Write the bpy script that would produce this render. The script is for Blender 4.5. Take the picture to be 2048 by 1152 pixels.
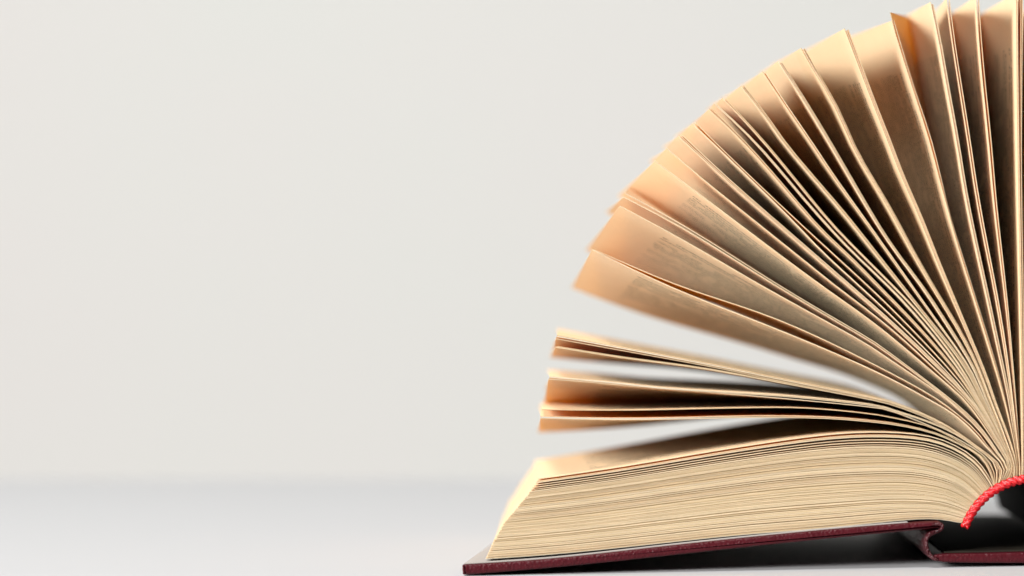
import bpy, math, random
import numpy as np

random.seed(7)
rng = np.random.default_rng(7)
S = bpy.context.scene
for o in list(bpy.data.objects):
    bpy.data.objects.remove(o)

# ------------------------------------------------------------------ camera
F = 8077.0            # focal length, in pixels of a 2048 wide frame
D = 1.05              # metres from the lens to the front of the spine
PPX, PPY = 2200.0, 520.0
TH = math.radians(8.0)    # the book is turned a little, fore edge nearer
L = 0.150             # length of the spine
AX = 2065.0           # the book's own axis in the frame
CAM = np.array([-(AX - PPX) / F * D, -D, (1130.0 - PPY) / F * D])
cd = bpy.data.cameras.new('camera')
cam = bpy.data.objects.new('camera', cd)
S.collection.objects.link(cam)
cam.location = CAM
cam.rotation_euler = (math.pi / 2, 0, 0)
cd.sensor_width = 36.0
cd.lens = F / 2048 * 36.0
cd.shift_x = (1024 - PPX) / 2048
cd.shift_y = -(576 - PPY) / 2048
cd.clip_start = 0.01
cd.clip_end = 50
cd.dof.use_dof = True
cd.dof.focus_distance = D - 0.009
cd.dof.aperture_fstop = 7.8
S.camera = cam

# ------------------------------------------------------------------ light
W = bpy.data.worlds.new('World')
S.world = W
W.use_nodes = True
bg = W.node_tree.nodes['Background']
bg.inputs[0].default_value = (1.0, 0.985, 0.96, 1)
bg.inputs[1].default_value = 0.05


def area(name, loc, target, sx, sy, watts, col):
    l = bpy.data.lights.new(name, 'AREA')
    l.shape = 'RECTANGLE'
    l.size, l.size_y = sx, sy
    l.energy = watts
    l.color = col
    o = bpy.data.objects.new(name, l)
    S.collection.objects.link(o)
    o.location = loc
    import mathutils
    o.rotation_euler = (mathutils.Vector(target) - mathutils.Vector(loc)).to_track_quat('-Z', 'Y').to_euler()
    return o


area('key_softbox', (-1.55, -2.15, 0.90), (-0.05, 0.03, 0.05), 0.9, 0.7, 138, (1.0, 0.985, 0.96))
area('left_softbox', (-2.2, -0.75, 0.42), (-0.10, 0.03, 0.03), 0.7, 0.4, 13, (1.0, 0.985, 0.96))
area('top_softbox', (-0.75, -0.9, 2.6), (-0.1, 0.1, 0.05), 1.0, 1.0, 68, (1.0, 0.985, 0.96))
area('background_light', (-0.5, 1.2, -0.75), (-0.5, 2.3, 0.1), 1.4, 0.5, 1.6, (1.0, 0.99, 0.975))
S.view_settings.view_transform = 'Standard'
S.view_settings.look = 'None'
S.view_settings.exposure = 0.0
S.view_settings.gamma = 1.0
S.cycles.max_bounces = 14
S.cycles.diffuse_bounces = 8
S.cycles.transmission_bounces = 8
S.cycles.glossy_bounces = 3
S.cycles.use_denoising = True

# ------------------------------------------------------------------ geometry of the book's plane
EU = np.array([math.cos(TH), math.sin(TH), 0.0])
EV = np.array([-math.sin(TH), math.cos(TH), 0.0])


def loc(px, py, v=0.0):
    """the point (u, w) of the book's cross-section at depth v that is drawn at this place of the frame"""
    d = np.array([(px - PPX) / F, 1.0, (PPY - py) / F])
    t = ((v * EV - CAM) @ EV) / (d @ EV)
    P = CAM + t * d
    return np.array([P @ EU, P[2]])


def locs(pts, v=0.0):
    return np.array([loc(x, y, v) for x, y in pts])


PX = D / F            # one frame pixel in metres, on the front of the book


def spline(P, n, power=1.0):
    """smooth curve through P, n points evenly spaced along it"""
    P = np.asarray(P, float)
    c = np.r_[0, np.cumsum(np.sqrt(np.linalg.norm(np.diff(P, axis=0), axis=1)))]
    m = len(P)
    # natural cubic spline
    h = np.diff(c)
    A = np.zeros((m, m))
    B = np.zeros((m, 2))
    A[0, 0] = A[-1, -1] = 1
    for i in range(1, m - 1):
        A[i, i - 1], A[i, i], A[i, i + 1] = h[i - 1], 2 * (h[i - 1] + h[i]), h[i]
        B[i] = 6 * ((P[i + 1] - P[i]) / h[i] - (P[i] - P[i - 1]) / h[i - 1])
    M = np.linalg.solve(A, B)
    tt = np.linspace(0, c[-1], 400)
    k = np.clip(np.searchsorted(c, tt, 'right') - 1, 0, m - 2)
    a = (c[k + 1] - tt)[:, None]
    b = (tt - c[k])[:, None]
    hh = h[k][:, None]
    Q = (M[k] * a ** 3 + M[k + 1] * b ** 3) / (6 * hh) + (P[k] / hh - M[k] * hh / 6) * a + (P[k + 1] / hh - M[k + 1] * hh / 6) * b
    s = np.r_[0, np.cumsum(np.linalg.norm(np.diff(Q, axis=0), axis=1))]
    s /= s[-1]
    q = np.linspace(0, 1, n) ** power
    return np.c_[np.interp(q, s, Q[:, 0]), np.interp(q, s, Q[:, 1])]


def normals(P):
    t = np.gradient(P, axis=0)
    t /= np.linalg.norm(t, axis=1)[:, None] + 1e-12
    return np.c_[-t[:, 1], t[:, 0]]


def smooth_noise(n, knots, amp):
    return np.interp(np.linspace(0, 1, n), np.linspace(0, 1, knots), rng.normal(0, amp, knots))


# ------------------------------------------------------------------ materials
def mat(name):
    m = bpy.data.materials.new(name)
    m.use_nodes = True
    nt = m.node_tree
    nt.nodes.clear()
    out = nt.nodes.new('ShaderNodeOutputMaterial')
    return m, nt, out


def N(nt, typ, **kw):
    n = nt.nodes.new(typ)
    for k, v in kw.items():
        if k.startswith('i_'):
            n.inputs[k[2:].replace('_', ' ')].default_value = v
        else:
            setattr(n, k, v)
    return n


def math_node(nt, op, a, b=None, c=None):
    n = nt.nodes.new('ShaderNodeMath')
    n.operation = op
    for i, x in enumerate((a, b, c)):
        if x is None:
            continue
        if isinstance(x, (int, float)):
            n.inputs[i].default_value = x
        else:
            nt.links.new(x, n.inputs[i])
    return n.outputs[0]


def mixc(nt, fac, a, b, mode='MIX'):
    n = nt.nodes.new('ShaderNodeMix')
    n.data_type = 'RGBA'
    n.blend_type = mode
    for k, x in ((0, fac), (6, a), (7, b)):
        if isinstance(x, (int, float)):
            n.inputs[k].default_value = x
        elif isinstance(x, tuple):
            n.inputs[k].default_value = (*x, 1)
        else:
            nt.links.new(x, n.inputs[k])
    return n.outputs[2]


def paper(name, col, trans, printed, edge=False):
    m, nt, out = mat(name)
    uv = N(nt, 'ShaderNodeUVMap')
    sep = N(nt, 'ShaderNodeSeparateXYZ')
    nt.links.new(uv.outputs[0], sep.inputs[0])
    info = N(nt, 'ShaderNodeObjectInfo')
    tc = N(nt, 'ShaderNodeTexCoord')
    grain = N(nt, 'ShaderNodeTexNoise', i_Scale=9000.0 if edge else 900.0, i_Detail=3.0)
    nt.links.new(tc.outputs['Object'], grain.inputs['Vector'])
    blot = N(nt, 'ShaderNodeTexNoise', i_Scale=45.0, i_Detail=3.0)
    nt.links.new(tc.outputs['Object'], blot.inputs['Vector'])
    c = mixc(nt, math_node(nt, 'MULTIPLY', blot.outputs[0], 0.5), col, tuple(np.array(col) * (0.93, 0.88, 0.78)))
    c = mixc(nt, math_node(nt, 'MULTIPLY', info.outputs['Random'], 0.9 if edge else 0.35), c,
             tuple(np.array(col) * ((0.74, 0.66, 0.54) if edge else (0.95, 0.90, 0.80))))
    if edge:
        mp = N(nt, 'ShaderNodeMapping')
        mp.inputs['Scale'].default_value = (60, 400, 2600)
        nt.links.new(tc.outputs['Object'], mp.inputs[0])
        stk = N(nt, 'ShaderNodeTexNoise', i_Scale=1.0, i_Detail=4.0)
        nt.links.new(mp.outputs[0], stk.inputs['Vector'])
        c = mixc(nt, 1.0, c, math_node(nt, 'MULTIPLY_ADD', stk.outputs[0], 0.55, 0.72), 'MULTIPLY')
    g = math_node(nt, 'MULTIPLY_ADD', grain.outputs[0], 0.5 if edge else 0.16, 0.75 if edge else 0.92)
    c = mixc(nt, 1.0, c, g, 'MULTIPLY')
    if printed:
        X = math_node(nt, 'MULTIPLY', sep.outputs[0], 100.0)      # millimetres from the fore edge
        Y = math_node(nt, 'MULTIPLY', sep.outputs[1], 100.0)      # millimetres from the tail
        yy = math_node(nt, 'DIVIDE', math_node(nt, 'SUBTRACT', Y, 12.0), 5.4)
        line = math_node(nt, 'FLOOR', yy)
        fr = math_node(nt, 'FRACT', yy)
        inl = math_node(nt, 'MULTIPLY', math_node(nt, 'GREATER_THAN', fr, 0.30), math_node(nt, 'LESS_THAN', fr, 0.62))
        seed = math_node(nt, 'MULTIPLY', info.outputs['Random'], 300.0)
        row = math_node(nt, 'MULTIPLY_ADD', line, 13.7, seed)
        cv = N(nt, 'ShaderNodeCombineXYZ')
        nt.links.new(math_node(nt, 'MULTIPLY', X, 1.9), cv.inputs[0])
        nt.links.new(math_node(nt, 'MULTIPLY_ADD', fr, 2.2, row), cv.inputs[1])
        let = N(nt, 'ShaderNodeTexNoise', noise_dimensions='2D', i_Scale=1.6, i_Detail=1.5)
        nt.links.new(cv.outputs[0], let.inputs['Vector'])
        cw = N(nt, 'ShaderNodeCombineXYZ')
        nt.links.new(math_node(nt, 'MULTIPLY', X, 0.2), cw.inputs[0])
        nt.links.new(row, cw.inputs[1])
        word = N(nt, 'ShaderNodeTexNoise', noise_dimensions='2D', i_Scale=1.0, i_Detail=0.0)
        nt.links.new(cw.outputs[0], word.inputs['Vector'])
        ink = math_node(nt, 'MULTIPLY', math_node(nt, 'GREATER_THAN', let.outputs[0], 0.48),
                        math_node(nt, 'GREATER_THAN', word.outputs[0], 0.33))
        ink = math_node(nt, 'MULTIPLY', ink, inl)
        wn = N(nt, 'ShaderNodeTexWhiteNoise', noise_dimensions='1D')
        nt.links.new(row, wn.inputs['W'])
        XI = math_node(nt, 'SUBTRACT', X, math_node(nt, 'MULTIPLY', math_node(nt, 'POWER', wn.outputs[0], 7.0), 26.0))
        for a, lo, hi in ((XI, 13.5, 107.0), (Y, 12.0, L * 1000 - 15)):
            ink = math_node(nt, 'MULTIPLY', ink, math_node(nt, 'MULTIPLY', math_node(nt, 'GREATER_THAN', a, lo), math_node(nt, 'LESS_THAN', a, hi)))
        c = mixc(nt, math_node(nt, 'MULTIPLY', ink, 0.85), c, (0.075, 0.062, 0.052))
    bump = N(nt, 'ShaderNodeBump', i_Strength=0.35 if edge else 0.12, i_Distance=0.0002)
    nt.links.new(grain.outputs[0], bump.inputs['Height'])
    dif = N(nt, 'ShaderNodeBsdfDiffuse', i_Roughness=0.6)
    nt.links.new(c, dif.inputs[0])
    nt.links.new(bump.outputs[0], dif.inputs['Normal'])
    tr = N(nt, 'ShaderNodeBsdfTranslucent')
    nt.links.new(mixc(nt, 1.0, c, (1.0, 0.70, 0.15), 'MULTIPLY'), tr.inputs[0])
    mx = N(nt, 'ShaderNodeMixShader')
    mx.inputs[0].default_value = trans
    nt.links.new(dif.outputs[0], mx.inputs[1])
    nt.links.new(tr.outputs[0], mx.inputs[2])
    nt.links.new(mx.outputs[0], out.inputs[0])
    return m


M_PAGE = paper('printed_paper', (0.92, 0.805, 0.56), 0.44, True)
M_EDGE = paper('cut_paper_edge', (0.66, 0.56, 0.40), 0.10, False, True)
M_FLY = paper('flyleaf_paper', (0.62, 0.57, 0.47), 0.15, False)
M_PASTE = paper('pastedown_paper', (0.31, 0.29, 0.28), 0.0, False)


def plain(name, col, rough, spec=0.5, bump=None, vary=0.0, vscale=10.0):
    m, nt, out = mat(name)
    p = N(nt, 'ShaderNodeBsdfPrincipled')
    p.inputs['Roughness'].default_value = rough
    p.inputs['Specular IOR Level'].default_value = spec
    tc = N(nt, 'ShaderNodeTexCoord')
    if vary:
        n = N(nt, 'ShaderNodeTexNoise', i_Scale=vscale, i_Detail=4.0)
        nt.links.new(tc.outputs['Object'], n.inputs['Vector'])
        nt.links.new(mixc(nt, n.outputs[0], tuple(np.array(col) * (1 - vary)), tuple(np.array(col) * (1 + vary))), p.inputs['Base Color'])
    else:
        p.inputs['Base Color'].default_value = (*col, 1)
    if bump:
        kind, scale, strength, dist = bump
        b = N(nt, 'ShaderNodeBump', i_Strength=strength, i_Distance=dist)
        if kind == 'leather':
            v = N(nt, 'ShaderNodeTexVoronoi', i_Scale=scale, i_Randomness=1.0)
            v.feature = 'SMOOTH_F1'
            w = N(nt, 'ShaderNodeTexNoise', i_Scale=scale * 0.5, i_Detail=3.0)
            nt.links.new(tc.outputs['Object'], w.inputs['Vector'])
            nt.links.new(tc.outputs['Object'], v.inputs['Vector'])
            h = math_node(nt, 'ADD', math_node(nt, 'MULTIPLY', v.outputs['Distance'], -1.0), w.outputs[0])
        else:
            v = N(nt, 'ShaderNodeTexNoise', i_Scale=scale, i_Detail=4.0)
            nt.links.new(tc.outputs['Object'], v.inputs['Vector'])
            h = v.outputs[0]
        nt.links.new(h, b.inputs['Height'])
        nt.links.new(b.outputs[0], p.inputs['Normal'])
    nt.links.new(p.outputs[0], out.inputs[0])
    return m


M_LEATHER = plain('maroon_leather', (0.054, 0.0055, 0.009), 0.33, 0.16, ('leather', 1500.0, 0.55, 0.00035), 0.22, 300.0)
M_JOINT = plain('creased_maroon_leather', (0.046, 0.005, 0.008), 0.32, 0.3, ('noise', 520.0, 1.0, 0.0022), 0.22, 300.0)
M_LINER = plain('dark_brown_liner', (0.020, 0.016, 0.011), 0.8, 0.15, ('noise', 900.0, 0.3, 0.0003), 0.3, 120.0)
M_MULL = plain('black_spine_lining', (0.012, 0.010, 0.009), 0.8, 0.2, ('noise', 1500.0, 0.3, 0.0002))
M_RED = plain('red_thread', (0.56, 0.004, 0.009), 0.16, 0.7, ('noise', 3200.0, 0.8, 0.0003), 0.15, 900.0)
M_TABLE = plain('white_table_top', (0.51, 0.517, 0.532), 0.5, 0.4, ('noise', 60.0, 0.02, 0.001), 0.012, 3.0)
M_WALL = plain('off_white_wall', (0.78, 0.775, 0.755), 0.9, 0.1, ('noise', 5.0, 0.05, 0.01), 0.02, 2.2)
nt = M_WALL.node_tree
n1 = N(nt, 'ShaderNodeTexNoise', i_Scale=1.6, i_Detail=5.0, i_Roughness=0.6)
nt.links.new(nt.nodes['Texture Coordinate'].outputs['Object'], n1.inputs['Vector'])
rp = N(nt, 'ShaderNodeValToRGB')
rp.color_ramp.elements[0].position, rp.color_ramp.elements[1].position = 0.36, 0.66
rp.color_ramp.elements[0].color = (0.765, 0.775, 0.748, 1)
rp.color_ramp.elements[1].color = (0.785, 0.765, 0.748, 1)
nt.links.new(n1.outputs[0], rp.inputs[0])
nt.links.new(rp.outputs[0], nt.nodes['Principled BSDF'].inputs['Base Color'])


# ------------------------------------------------------------------ objects
def link(name, verts, faces, m, parent=None, smooth=True):
    me = bpy.data.meshes.new(name)
    me.from_pydata([tuple(map(float, v)) for v in verts], [], faces)
    me.update()
    for x in (m if isinstance(m, (list, tuple)) else [m]):
        me.materials.append(x)
    if smooth:
        me.shade_smooth()
    o = bpy.data.objects.new(name, me)
    S.collection.objects.link(o)
    if parent:
        o.parent = parent
    return o


book = bpy.data.objects.new('open_book', None)
S.collection.objects.link(book)
book.rotation_euler = (0, 0, TH)
book['label'] = 'thick open hardcover book with maroon leather cover, red headband and fanned cream pages'
book['category'] = 'book'

# ---- setting: the table and the wall
corner = loc(932, 1151.5, -0.003)
cw = corner[0] * EU - 0.003 * EV
TILT = corner[1] / cw[0]


def on_table(px, py):
    d = np.array([(px - PPX) / F, 1.0, (PPY - py) / F])
    # z = TILT * x
    t = (TILT * CAM[0] - CAM[2]) / (d[2] - TILT * d[0])
    return CAM + t * d


a, b = on_table(-3500, 957), on_table(6500, 957)
tv = []
for z in (0.0, -0.03):
    for x, y in ((a[0], -1.0), (b[0], -1.0), (b[0], b[1]), (a[0], a[1])):
        tv.append((x, y, TILT * x + z - 0.0001))
tab = link('table_top', tv, [(0, 1, 2, 3), (7, 6, 5, 4), (0, 4, 5, 1), (1, 5, 6, 2), (2, 6, 7, 3), (3, 7, 4, 0)], M_TABLE, smooth=False)
bv = tab.modifiers.new('bevel', 'BEVEL')
bv.width = 0.003
bv.segments = 3
tab['kind'] = 'structure'
wall = link('wall', [(-3, 2.3, -1.2), (3, 2.3, -1.2), (3, 2.3, 2.6), (-3, 2.3, 2.6), (-3, 2.4, -1.2), (3, 2.4, -1.2), (3, 2.4, 2.6), (-3, 2.4, 2.6)],
            [(0, 1, 2, 3), (7, 6, 5, 4), (0, 4, 5, 1), (1, 5, 6, 2), (2, 6, 7, 3), (3, 7, 4, 0)], M_WALL, smooth=False)
wall['kind'] = 'structure'


# ---- the case: boards, hinges, spine
def ribbon(center, th, square=False):
    """closed outline of a strip of this thickness round an open centre line"""
    c = np.asarray(center)
    n = normals(c)
    th = np.broadcast_to(th, (len(c),))[:, None] / 2
    t = np.gradient(c, axis=0)
    t /= np.linalg.norm(t, axis=1)[:, None]
    e0, e1 = [], []
    for k in range(1, 6):
        g = math.pi * k / 6
        cg, sg = math.cos(g), math.sin(g)
        if square:
            cg, sg = math.copysign(abs(cg) ** 0.35, cg) if abs(cg) > 1e-6 else 0.0, 0.55 * sg ** 0.5
        e1.append(c[-1] + th[-1] * (n[-1] * cg + t[-1] * sg))
        e0.append(c[0] - th[0] * (n[0] * cg + t[0] * sg))
    return np.vstack([c + n * th, e1, (c - n * th)[::-1], e0])


def resample_closed(P, n):
    Q = np.vstack([P, P[:1]])
    s = np.r_[0, np.cumsum(np.linalg.norm(np.diff(Q, axis=0), axis=1))]
    q = np.linspace(0, s[-1], n, endpoint=False)
    return np.c_[np.interp(q, s, Q[:, 0]), np.interp(q, s, Q[:, 1])]


def sweep(name, near, far, v0, v1, r, m, steps=10, wob=0.0):
    """a solid from a closed outline at v0 to one at v1, its two ends rounded by r"""
    near, far = np.asarray(near), np.asarray(far)
    n = len(near)

    def inset(P, d):
        t = np.roll(P, -1, 0) - np.roll(P, 1, 0)
        t /= np.linalg.norm(t, axis=1)[:, None] + 1e-12
        nn = np.c_[-t[:, 1], t[:, 0]]
        ar = 0.5 * np.sum(P[:, 0] * np.roll(P[:, 1], -1) - np.roll(P[:, 0], -1) * P[:, 1])
        return P + nn * d * (1 if ar > 0 else -1)
    rings = []
    for k in range(5):
        g = math.pi / 2 * k / 4
        rings.append((r * (1 - math.sin(g)) if k < 4 else 0, v0 + r * (1 - math.cos(g))))
    # k=0: fully inset at v0 ... k=4: full outline at v0 + r
    vs = [(i, v) for i, v in rings]
    for k in range(1, steps):
        vs.append((0, v0 + r + (v1 - v0 - 2 * r) * k / steps))
    vs += [(i, v1 - (v - v0)) for i, v in reversed(rings)]
    verts, faces = [], []
    for i, v in vs:
        f = (v - v0) / (v1 - v0)
        P = near * (1 - f) + far * f
        if i > 0:
            P = inset(P, i)
        if wob:
            P = P + rng.normal(0, wob, P.shape)
        for u, w in P:
            verts.append((u, v, w))
    for j in range(len(vs) - 1):
        for k in range(n):
            a0, a1 = j * n + k, j * n + (k + 1) % n
            faces.append((a0, a1, a1 + n, a0 + n))
    faces.append(tuple(range(n))[::-1])
    faces.append(tuple(range((len(vs) - 1) * n, len(vs) * n)))
    o = link(name, verts, faces, m, book)
    return o


def mirrored(o, name):
    me = o.data.copy()
    for v in me.vertices:
        v.co.x = -v.co.x
    me.flip_normals()
    q = bpy.data.objects.new(name, me)
    S.collection.objects.link(q)
    q.parent = book
    return q


SQ = 0.003
V0, V1 = -SQ, L + SQ
top = spline(locs([(930, 1129), (1100, 1117.5), (1300, 1096), (1500, 1074.5), (1700, 1055.5), (1850, 1044), (1879, 1043)], V0), 60)
bot = spline(locs([(930, 1150), (1100, 1136), (1300, 1115.5), (1500, 1093.6), (1700, 1073), (1850, 1058.5), (1876, 1056)], V0), 60)
cl = (top + bot) / 2
th = np.linalg.norm(top - bot, axis=1)
board_near = ribbon(cl, th, True)
far_tip = loc(1040, 1040, V1)
shift = far_tip[0] - top[0, 0]
g = np.clip((board_near[:, 0] - cl[-1, 0]) / (cl[0, 0] - cl[-1, 0]), 0, 1)
board_far = board_near + np.c_[shift * g, 0 * g]
board = sweep('cover_board', board_near, board_far, V0, V1, 0.0008, M_LEATHER, 14)
board_r = mirrored(board, 'cover_board')

# paste-down lining the inside of the board
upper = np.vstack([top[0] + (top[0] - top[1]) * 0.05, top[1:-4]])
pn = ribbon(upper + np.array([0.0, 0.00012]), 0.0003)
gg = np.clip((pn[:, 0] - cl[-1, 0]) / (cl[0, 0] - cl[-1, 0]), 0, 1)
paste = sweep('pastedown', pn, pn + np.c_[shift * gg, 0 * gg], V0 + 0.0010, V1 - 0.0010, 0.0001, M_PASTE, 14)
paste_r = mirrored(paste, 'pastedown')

# the folded leather joint between board and spine
hc = spline(locs([(1866, 1048), (1879, 1048), (1884.5, 1052), (1881, 1060), (1870, 1064.5), (1858.5, 1070), (1853.5, 1078), (1852.5, 1090),
                  (1856, 1103), (1863, 1113.5), (1873, 1118)], V0), 60)
hn = ribbon(hc, np.interp(np.linspace(0, 1, 60), [0, .15, .3, .45, .6, .75, .9, 1], np.array([6, 8, 5.5, 9, 7, 9, 7.5, 8]) * PX))
joint = sweep('joint', hn, hn, V0 - 0.0003, V1, 0.0004, M_JOINT, 14, 0.00005)
joint_r = mirrored(joint, 'joint')

# spine panel
sc_l = [(1872, 1116), (1900, 1116.5), (1960, 1116.5), (2065, 1115.5)]
sl = spline(locs(sc_l, V0), 30)
half = np.vstack([sl, np.c_[-sl[::-1][1:, 0], sl[::-1][1:, 1]]])
sp_th = np.interp(np.arange(len(half)), [0, 3, len(half) / 2, len(half) - 4, len(half) - 1], np.array([13, 17, 22, 17, 13]) * PX)
sn = ribbon(half, sp_th)
spine = sweep('spine_panel', sn, sn, V0, V1, 0.0007, M_LEATHER, 14)
ln = ribbon(half[3:-3] + np.c_[0 * sp_th[3:-3], sp_th[3:-3] / 2 + 0.00015], 0.0003)
liner = sweep('spine_liner', ln, ln, V0 + 0.0035, V1 - 0.0035, 0.0001, M_LINER, 10)

# ---- the rounded back of the text block
CU, CW = loc(AX, 1102.0)
RAD = 153.0 * PX


def arc_point(phi, r=RAD):
    """phi: 0 straight up, positive to the left"""
    return np.array([CU - r * math.sin(phi), CW + r * math.cos(phi)])


def phi_of(px, py):
    u, w = loc(px, py)
    return math.atan2(CU - u, w - CW)


PHI_FOOT = phi_of(1924, 1047)
PHI_J = phi_of(1986, 968)
PHI_TOP = phi_of(2047, 950)
ph = np.linspace(PHI_FOOT, -PHI_FOOT, 50)
arcl = np.array([arc_point(p, RAD - 0.0005) for p in ph])
an = ribbon(arcl, 0.0007)
mull = sweep('spine_lining', an, an, 0.0012, L - 0.0008, 0.0002, M_MULL, 10)
# hollow-back tube: a dark paper strip glued under the arch, its far side hanging down to the spine panel
tubel = spline(np.array([arc_point(0.25, RAD - 0.0016), arc_point(-0.05, RAD - 0.0019), arc_point(-0.35, RAD - 0.0036),
                         [CU + 0.0072, CW + 0.0085], [CU + 0.0086, CW + 0.0022]]), 30)
tn = ribbon(tubel, 0.0006)
tube = sweep('hollow_tube', tn, tn, 0.055, L - 0.001, 0.0002, M_MULL, 10)


def tube_mesh(path, rad, sides=10):
    path = np.asarray(path)
    t = np.gradient(path, axis=0)
    t /= np.linalg.norm(t, axis=1)[:, None]
    verts, faces = [], []
    y = np.array([0, 1.0, 0])
    for i in range(len(path)):
        n = np.cross(t[i], y)
        n /= np.linalg.norm(n)
        bb = np.cross(n, t[i])
        r = rad[i] if hasattr(rad, '__len__') else rad
        for k in range(sides):
            g = 2 * math.pi * k / sides
            verts.append(path[i] + r * (n * math.cos(g) + bb * math.sin(g)))
    for i in range(len(path) - 1):
        for k in range(sides):
            a0, a1 = i * sides + k, i * sides + (k + 1) % sides
            faces.append((a0, a1, a1 + sides, a0 + sides))
    faces.append(tuple(range(sides))[::-1])
    faces.append(tuple(range((len(path) - 1) * sides, len(path) * sides)))
    return verts, faces


# headband: a stout red core with two glossy threads wound round it
HB = RAD - 8.5 * PX
phs = np.linspace(PHI_FOOT + 0.02, -PHI_FOOT - 0.02, 60)
core = [(arc_point(p, HB)[0], -0.0002, arc_point(p, HB)[1]) for p in phs]
v_, f_ = tube_mesh(core, 6.8 * PX, 12)
headband = link('headband', v_, f_, M_RED, book)
turns = 2 * HB * PHI_FOOT / (38 * PX)
for s in range(3):
    path = []
    phs2 = np.linspace(PHI_FOOT + 0.03, -PHI_FOOT - 0.03, 420)
    rad = []
    for i, p in enumerate(phs2):
        g = 2 * math.pi * (turns * i / 419 + s / 3.0)
        rr = 5.6 * PX
        q = arc_point(p, HB + rr * math.cos(g))
        path.append((q[0], -0.0002 - rr * 1.0 * math.sin(g), q[1]))
        rad.append(3.9 * PX * (1 + 0.16 * math.sin(i * 0.55 + 2.1 * s)))
    v_, f_ = tube_mesh(path, rad, 10)
    th_o = link('thread', v_, f_, M_RED, headband)

# ---- leaves
NS = 30
leaves = []       # dicts: near (NS x 2, root to tip), far tip or None


def curve_from(pts, phi):
    P = [arc_point(phi)] + [loc(x, y) for x, y in reversed(pts)]
    return spline(np.array(P), NS, 1.35)


# text block lying on the left board
J = [(1076, 958), (1240, 934), (1400, 907), (1558, 882), (1685, 867), (1780, 865), (1854, 872), (1904, 888), (1955, 922)]
Bt = [(971, 1119), (1100, 1110), (1300, 1090), (1500, 1069.5), (1653, 1057), (1843, 1039), (1890, 1041)]
cJ = curve_from(J, PHI_J)
cB = curve_from(Bt, PHI_FOOT)
tips = np.array([(1076, 958), (1058, 987), (1036, 1013), (1008, 1047), (986, 1087), (971, 1119)], float)
ftips = np.array([(1071, 921), (1056, 948), (1040, 972), (1020, 1004), (1008, 1035), (1010, 1054)], float)
tfrac = (tips[:, 1] - 958) / (1119 - 958)


def block_curve(t):
    root = PHI_J + (PHI_FOOT - PHI_J) * t
    c = cJ * (1 - t) + cB * t
    s = np.linspace(0, 1, NS) ** 1.35
    tip = loc(np.interp(t, tfrac, tips[:, 0]) + rng.normal(0, 0.6), np.interp(t, tfrac, tips[:, 1]))
    c = c + np.outer(s ** 2, tip - c[-1])
    c = c + np.outer((1 - s) ** 6, arc_point(root) - c[0])
    ft = loc(np.interp(t, tfrac, ftips[:, 0]) + rng.normal(0, 1.2), np.interp(t, tfrac, ftips[:, 1]), L)
    return c, ft


ts = [0.0, 0.030, 0.039, 0.048, 0.080, 0.108, 0.134]
ND = 84
gaps = 1 + rng.normal(0, 0.10, ND)
gaps[rng.choice(ND, 18, False)] += rng.uniform(0.2, 0.85, 18)
dense = 0.142 + (0.992 - 0.142) * np.cumsum(gaps) / gaps.sum()
ts += list(dense)
block = []
for i, t in enumerate(ts):
    c, ft = block_curve(t)
    block.append(dict(near=c, far=ft, dense=i > 6, fly=False))
c, ft = block_curve(1.0)
block[-1]['fly'] = True
block = block[::-1]          # from the board upward

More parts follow.
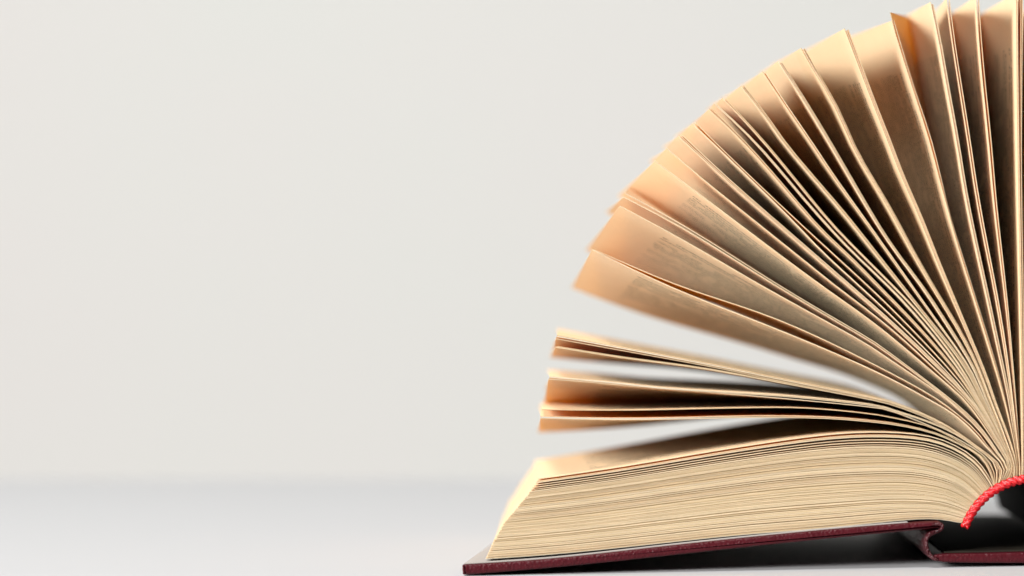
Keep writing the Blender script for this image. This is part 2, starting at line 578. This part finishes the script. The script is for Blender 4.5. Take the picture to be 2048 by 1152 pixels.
fan = [
    # (points tip to root, far tip, extra leaves lying against its upper side)
    ([(1081, 836), (1180, 838.5), (1290, 839), (1400, 837), (1500, 835), (1625, 836), (1700, 840), (1762, 846), (1792, 850), (1867, 867), (1929, 894), (1968, 921)], (1076, 864), 0),
    ([(1081, 833), (1180, 835.8), (1290, 836.3), (1400, 834.3), (1500, 832.3), (1625, 833.4), (1700, 837.5), (1762, 843.5), (1792, 847.6), (1867, 864.8), (1929, 892), (1974, 926)], (1079, 812), 0),
    ([(1084, 819), (1180, 820.5), (1290, 820), (1375, 818), (1500, 815.5), (1625, 817), (1762, 831), (1792, 837), (1854, 852), (1917, 882), (1954, 906), (1984, 934)], (1083, 806), 0),
    ([(1097, 758), (1180, 764), (1250, 771), (1445, 787), (1600, 800), (1762, 817), (1792, 825), (1879, 860), (1930, 886), (1980, 925)], (1086, 814), 0),
    ([(1099, 755), (1250, 769), (1321, 777), (1515, 789), (1640, 799.2), (1762, 814.3), (1792, 823), (1867, 848.2), (1929, 879), (1967, 906), (1991, 932)], (1091, 778), 0),
    ([(1099, 753), (1250, 767), (1321, 775), (1515, 787), (1640, 797), (1762, 812), (1792, 821), (1867, 846), (1929, 877), (1967, 904), (1994, 932)], (1095, 740), 0),
    ([(1111, 694), (1250, 716), (1405, 737), (1537, 761), (1650, 782), (1762, 804), (1792, 812.5), (1854, 836), (1917, 871), (1967, 906.5), (1999, 938)], (1100, 714), 1),
    ([(1112, 677), (1250, 702), (1460, 741), (1560, 762), (1762, 801), (1792, 809), (1854, 833), (1917, 868), (1967, 904), (2002, 938)], (1104, 703), 0),
    ([(1113, 673), (1250, 698.2), (1460, 738.2), (1560, 759), (1762, 799.5), (1792, 807.5), (1854, 831.5), (1917, 866.5), (1967, 902.5), (2003, 937)], (1107, 690), 0),
    ([(1114, 671), (1250, 696), (1460, 736), (1560, 757), (1762, 798), (1792, 806), (1854, 830), (1917, 865), (1967, 901), (2004, 937)], (1114, 658), 0),
    ([(1184, 499), (1347, 576), (1525, 647), (1762, 748), (1860, 800), (1911, 831), (1954, 871), (1979, 900), (2008, 937)], (1143, 575), 0),
    ([(1190, 500), (1372, 576), (1550, 637), (1762, 736), (1877, 800), (1923, 835), (1956, 866), (1982, 900), (2011, 938)], (1180, 520), 0),
    ([(1240, 412), (1380, 488), (1532, 576), (1723, 682), (1762, 707), (1861, 774), (1896, 800), (1940, 840), (1975, 880), (2000, 915), (2014, 938)], (1172, 500), 0),
    ([(1247, 394), (1380, 465), (1562, 577), (1723, 672), (1762, 697), (1861, 770), (1900, 801), (1944, 840), (1977, 879), (2002, 915), (2015, 938)], (1212, 424), 0),
    ([(1251, 387), (1382, 460), (1567, 576), (1723, 668), (1762, 693), (1861, 767), (1903, 800), (1945, 837), (1979, 878), (2003, 914), (2016, 938)], (1258, 372), 0),
    ([(1310, 322), (1420, 404), (1642, 570), (1762, 657), (1886, 761), (1931, 802), (1967, 850), (1998, 897), (2017, 937)], (1236, 392), 0),
    ([(1334, 297), (1402, 355), (1505, 438), (1642, 548), (1680, 578), (1786, 661), (1890, 757), (1935, 801), (1970, 848), (2000, 896), (2018, 936)], (1300, 322), 0),
    ([(1357, 272), (1455, 363), (1555, 450), (1642, 525), (1701, 576), (1800, 664), (1895, 755), (1939, 801), (1973, 848), (2001, 896), (2019, 936)], (1327, 294), 2),
    ([(1385, 247), (1480, 338), (1592, 448), (1642, 500), (1726, 578), (1800, 648), (1900, 750), (1943, 801), (1976, 850), (2003, 897), (2020, 936)], (1350, 274), 0),
    ([(1392, 246), (1436, 290), (1540, 390), (1642, 485), (1742, 577), (1812, 646), (1906, 747), (1946, 800), (1978, 850), (2004, 897), (2021, 935)], (1366, 264), 0),
    ([(1418, 218), (1490, 288), (1570, 378), (1642, 460), (1700, 515), (1762, 578), (1830, 648), (1912, 744), (1950, 800), (1980, 850), (2005, 897), (2022, 935)], (1374, 258), 1),
    ([(1428, 207), (1512, 288), (1600, 390), (1642, 438), (1700, 500), (1780, 577), (1840, 642), (1918, 741), (1954, 800), (1983, 850), (2007, 897), (2023, 934)], (1414, 220), 1),
    ([(1445, 196), (1530, 288), (1642, 424), (1700, 487), (1790, 577), (1850, 642), (1923, 739), (1958, 800), (1986, 850), (2009, 897), (2023.5, 934)], (1424, 210), 1),
    ([(1482, 172), (1536, 242), (1570, 290), (1676, 415), (1730, 482), (1805, 577), (1860, 646), (1930, 738), (1962, 800), (1988, 850), (2010, 897), (2024, 933)], (1440, 201), 2),
    ([(1525, 143), (1575, 218), (1623, 288), (1661, 345), (1711, 415), (1761, 485), (1826, 577), (1880, 653), (1938, 738), (1967, 800), (1991, 850), (2012, 897), (2025, 932)], (1476, 177), 1),
    ([(1556, 122), (1609, 205), (1659, 288), (1691, 343), (1736, 420), (1786, 498), (1845, 577), (1895, 653), (1946, 738), (1972, 800), (1994, 850), (2014, 897), (2026, 932)], (1518, 148), 2),
    ([(1602, 96), (1623.5, 135), (1666, 207), (1703, 288), (1736, 348), (1776, 415), (1814, 485), (1866, 577), (1912, 653), (1955, 738), (1979, 800), (1999, 850), (2016.5, 897), (2027, 931)], (1549, 128), 2),
    ([(1689, 57), (1726, 155), (1751, 220), (1778, 288), (1801, 348), (1836, 428), (1868, 508), (1896, 576), (1941, 683), (1976, 770), (1988, 805), (2012, 867), (2029, 925)], (1600, 107), 2),
    ([(1787, 40), (1799, 80), (1817, 140), (1842, 216), (1866, 292), (1897, 418), (1919, 493), (1945, 576), (1979, 686), (2008, 788), (2025, 865), (2035, 925)], (1680, 81), 0),
    ([(1780, 25), (1788.5, 60), (1811, 132), (1836, 210), (1860, 288), (1876, 348), (1893.5, 412), (1916, 493), (1942, 576), (1976, 686), (2006, 788), (2024, 865), (2034, 925)], (1826, 30), 0),
    ([(1861, 4), (1876, 75), (1891, 160), (1913.5, 285), (1926, 363), (1946, 466), (1970, 576), (2001, 722), (2017, 800), (2028, 870), (2036.5, 930)], (1806, 34), 2),
    ([(1893, -3), (1906, 90), (1921, 186), (1937, 288), (1948.5, 365), (1966, 465), (1988.5, 578), (2010, 705), (2023, 800), (2032, 875), (2038, 930)], (1866, 20), 0),
    ([(1898, -1), (1910, 90), (1925, 186), (1941, 288), (1952.5, 365), (1970, 465), (1992, 578), (2013, 705), (2025, 800), (2033.5, 875), (2039, 930)], (1898, 6), 0),
    ([(1952, -8), (1961, 120), (1978, 290), (1988.5, 405), (2008.5, 578), (2020, 690), (2030, 800), (2036, 875), (2040, 930)], (1892, 36), 0),
    ([(1957, -7), (1966, 120), (1983, 290), (1993, 405), (2012, 578), (2022.5, 690), (2031.5, 800), (2037, 875), (2041, 930)], (1956, 2), 0),
    ([(2032, -15), (2033, 120), (2035, 288), (2037, 408), (2040, 576), (2042, 700), (2043, 800), (2043.5, 930)], (1944, 40), 1),
    ([(2042, -14), (2041, 120), (2040, 288), (2041, 408), (2043.5, 576), (2045, 700), (2046, 800), (2046, 930)], (2010, 26), 1),
    ([(2074, -14), (2068, 120), (2062, 288), (2058, 408), (2053, 576), (2051, 700), (2050, 800), (2049, 930)], (2040, 30), 0),
]
nfan = sum(1 + e for _, _, e in fan)
k = 0
fan_l = []
for pts, ft, extra in fan:
    phi = PHI_J + (PHI_TOP - PHI_J) * (k + 1) / nfan
    c = curve_from(pts, phi)
    fan_l.append(dict(near=c, far=loc(ft[0], ft[1], L), dense=False, fly=False))
    k += 1
    for e in range(extra):
        phi2 = PHI_J + (PHI_TOP - PHI_J) * (k + 1) / nfan
        s = np.linspace(0, 1, NS) ** 1.35
        off = (1 + e) * (1.0 + 1.2 * np.minimum(s * 4, 1) + rng.uniform(0.0, 1.5) * s ** 2) * PX
        n = -normals(c)          # towards the upper / right side
        if n[NS // 2, 0] < 0:
            n = -n
        c2 = c + n * off[:, None]
        sc = 1 - rng.uniform(0.002, 0.007)
        c2 = c2[0] + (c2 - c2[0]) * sc
        c2 = c2 + np.outer((1 - s) ** 6, arc_point(phi2) - c2[0])
        ang = rng.uniform(-0.012, 0.02)
        d0 = loc(ft[0], ft[1], L) - c[0]
        R = np.array([[math.cos(ang), math.sin(ang)], [-math.sin(ang), math.cos(ang)]])
        fan_l.append(dict(near=c2, far=c[0] + R @ d0 + n[-1] * 3 * PX, dense=False, fly=False))
        k += 1

leaves = block + fan_l
TH0 = 1.55 * PX


def dist_to(P, Q):
    """distance from each point of P to polyline Q"""
    A, B = Q[:-1], Q[1:]
    AB = B - A
    AP = P[:, None] - A[None]
    t = np.clip((AP * AB).sum(-1) / ((AB * AB).sum(-1) + 1e-18), 0, 1)
    C = A[None] + t[..., None] * AB[None]
    return np.linalg.norm(P[:, None] - C, axis=-1).min(1)


for i, lf in enumerate(leaves):
    d = np.full(NS, 1.0)
    if i > 0:
        d = np.minimum(d, dist_to(lf['near'], leaves[i - 1]['near']))
    if i + 1 < len(leaves):
        d = np.minimum(d, dist_to(lf['near'], leaves[i + 1]['near']))
    fac = rng.uniform(0.80, 1.0) + smooth_noise(NS, 7, 0.05) if lf['dense'] else 0.9
    t = np.clip(np.minimum(TH0 * (1.45 if lf['dense'] else 1.0), d * fac), 0.25 * PX, None)
    t = np.convolve(np.pad(t, 2, 'edge'), np.ones(5) / 5, 'valid')
    lf['th'] = t

NV = 7


def leaf_geometry(lf):
    near = lf['near']
    root = near[0]
    # the far edge: the same curve turned (and minutely scaled) about the root to its own tip
    a = near[-1] - root
    b_ = lf['far'] - root
    z = complex(*b_) / complex(*a)
    z = z / abs(z) * min(max(abs(z), 0.955), 1.03)
    s = np.linspace(0, 1, NS) ** 1.35
    rel = (near - root)
    ang = math.atan2(z.imag, z.real)
    ramp = np.minimum(1.0, 0.35 + s * 1.5)
    zz = np.exp(1j * ang * ramp) * (1 + (abs(z) - 1) * s)
    fc = (rel[:, 0] + 1j * rel[:, 1]) * zz
    far = np.c_[fc.real, fc.imag] + root
    v0 = rng.normal(0, 0.00009) if lf['dense'] else rng.normal(0, 0.00022)
    v1 = L + rng.normal(0, 0.0002)
    wav = smooth_noise(NV, 4, 0.0 if lf['dense'] else 0.00035)
    wav[0] = 0
    top_, bot_, dist = [], [], []
    arc = np.r_[0, np.cumsum(np.linalg.norm(np.diff(near, axis=0), axis=1))]
    for j in range(NV):
        f = j / (NV - 1)
        P = near * (1 - f) + far * f
        n = normals(P)
        P = P + n * (wav[j] * np.sin(np.pi * s) * s)[:, None]
        t = lf['th'][:, None] / 2
        v = v0 + (v1 - v0) * f
        A, B = P + n * t, P - n * t
        top_.append(np.c_[A[:, 0], np.full(NS, v), A[:, 1]])
        bot_.append(np.c_[B[:, 0], np.full(NS, v), B[:, 1]])
    T, Bm = np.array(top_), np.array(bot_)
    verts, faces, mi, uvs = [], [], [], []

    def grid(G, U, flip, mat_i):
        o = len(verts)
        r, c = G.shape[:2]
        verts.extend(G.reshape(-1, 3))
        uvs.extend(U.reshape(-1, 2))
        for x in range(r - 1):
            for y in range(c - 1):
                q = (o + x * c + y, o + x * c + y + 1, o + (x + 1) * c + y + 1, o + (x + 1) * c + y)
                faces.append(q[::-1] if flip else q)
                mi.append(mat_i)
    vv = np.linspace(0, L, NV)
    U = np.stack(np.broadcast_arrays((arc[-1] - arc)[None, :] * 10, vv[:, None] * 10), -1)
    grid(T, U, True, 0)
    grid(Bm, U, False, 0)
    grid(np.array([T[0], Bm[0]]), np.array([U[0], U[0]]), False, 1)          # tail edge
    grid(np.array([T[-1], Bm[-1]]), np.array([U[-1], U[-1]]), True, 1)       # head edge
    grid(np.array([T[:, -1], Bm[:, -1]]), np.array([U[:, -1], U[:, -1]]), False, 1)  # fore edge
    return verts, faces, mi, uvs


def leaf_object(name, parts, mats):
    verts, faces, mi, uvs = [], [], [], []
    for v, f, m_, u in parts:
        o = len(verts)
        verts += [tuple(map(float, x)) for x in v]
        faces += [tuple(o + q for q in x) for x in f]
        mi += m_
        uvs += [tuple(x) for x in u]
    ob = link(name, verts, faces, mats, book)
    me = ob.data
    me.polygons.foreach_set('material_index', mi)
    uvl = me.uv_layers.new(name='UVMap')
    li = np.zeros(len(me.loops), int)
    me.loops.foreach_get('vertex_index', li)
    uvl.data.foreach_set('uv', np.array(uvs, dtype=np.float32)[li].ravel())
    return ob


geoms = []
for lf in leaves:
    gm = leaf_geometry(lf)
    geoms.append(gm)
    leaf_object('leaf', [gm], [M_FLY if lf['fly'] else M_PAGE, M_FLY if lf['fly'] else M_EDGE])

# the other half of the book, outside the frame
right = []
pick = list(range(0, len(block), 2)) + list(range(len(block), len(leaves) - 5, 2))
for i in pick:
    v, f, m_, u = geoms[i]
    right.append(([(-x[0], x[1], x[2]) for x in v], [q[::-1] for q in f], m_, u))
rb = leaf_object('leaf_bundle', right, [M_PAGE, M_EDGE])
rb['kind'] = 'stuff'
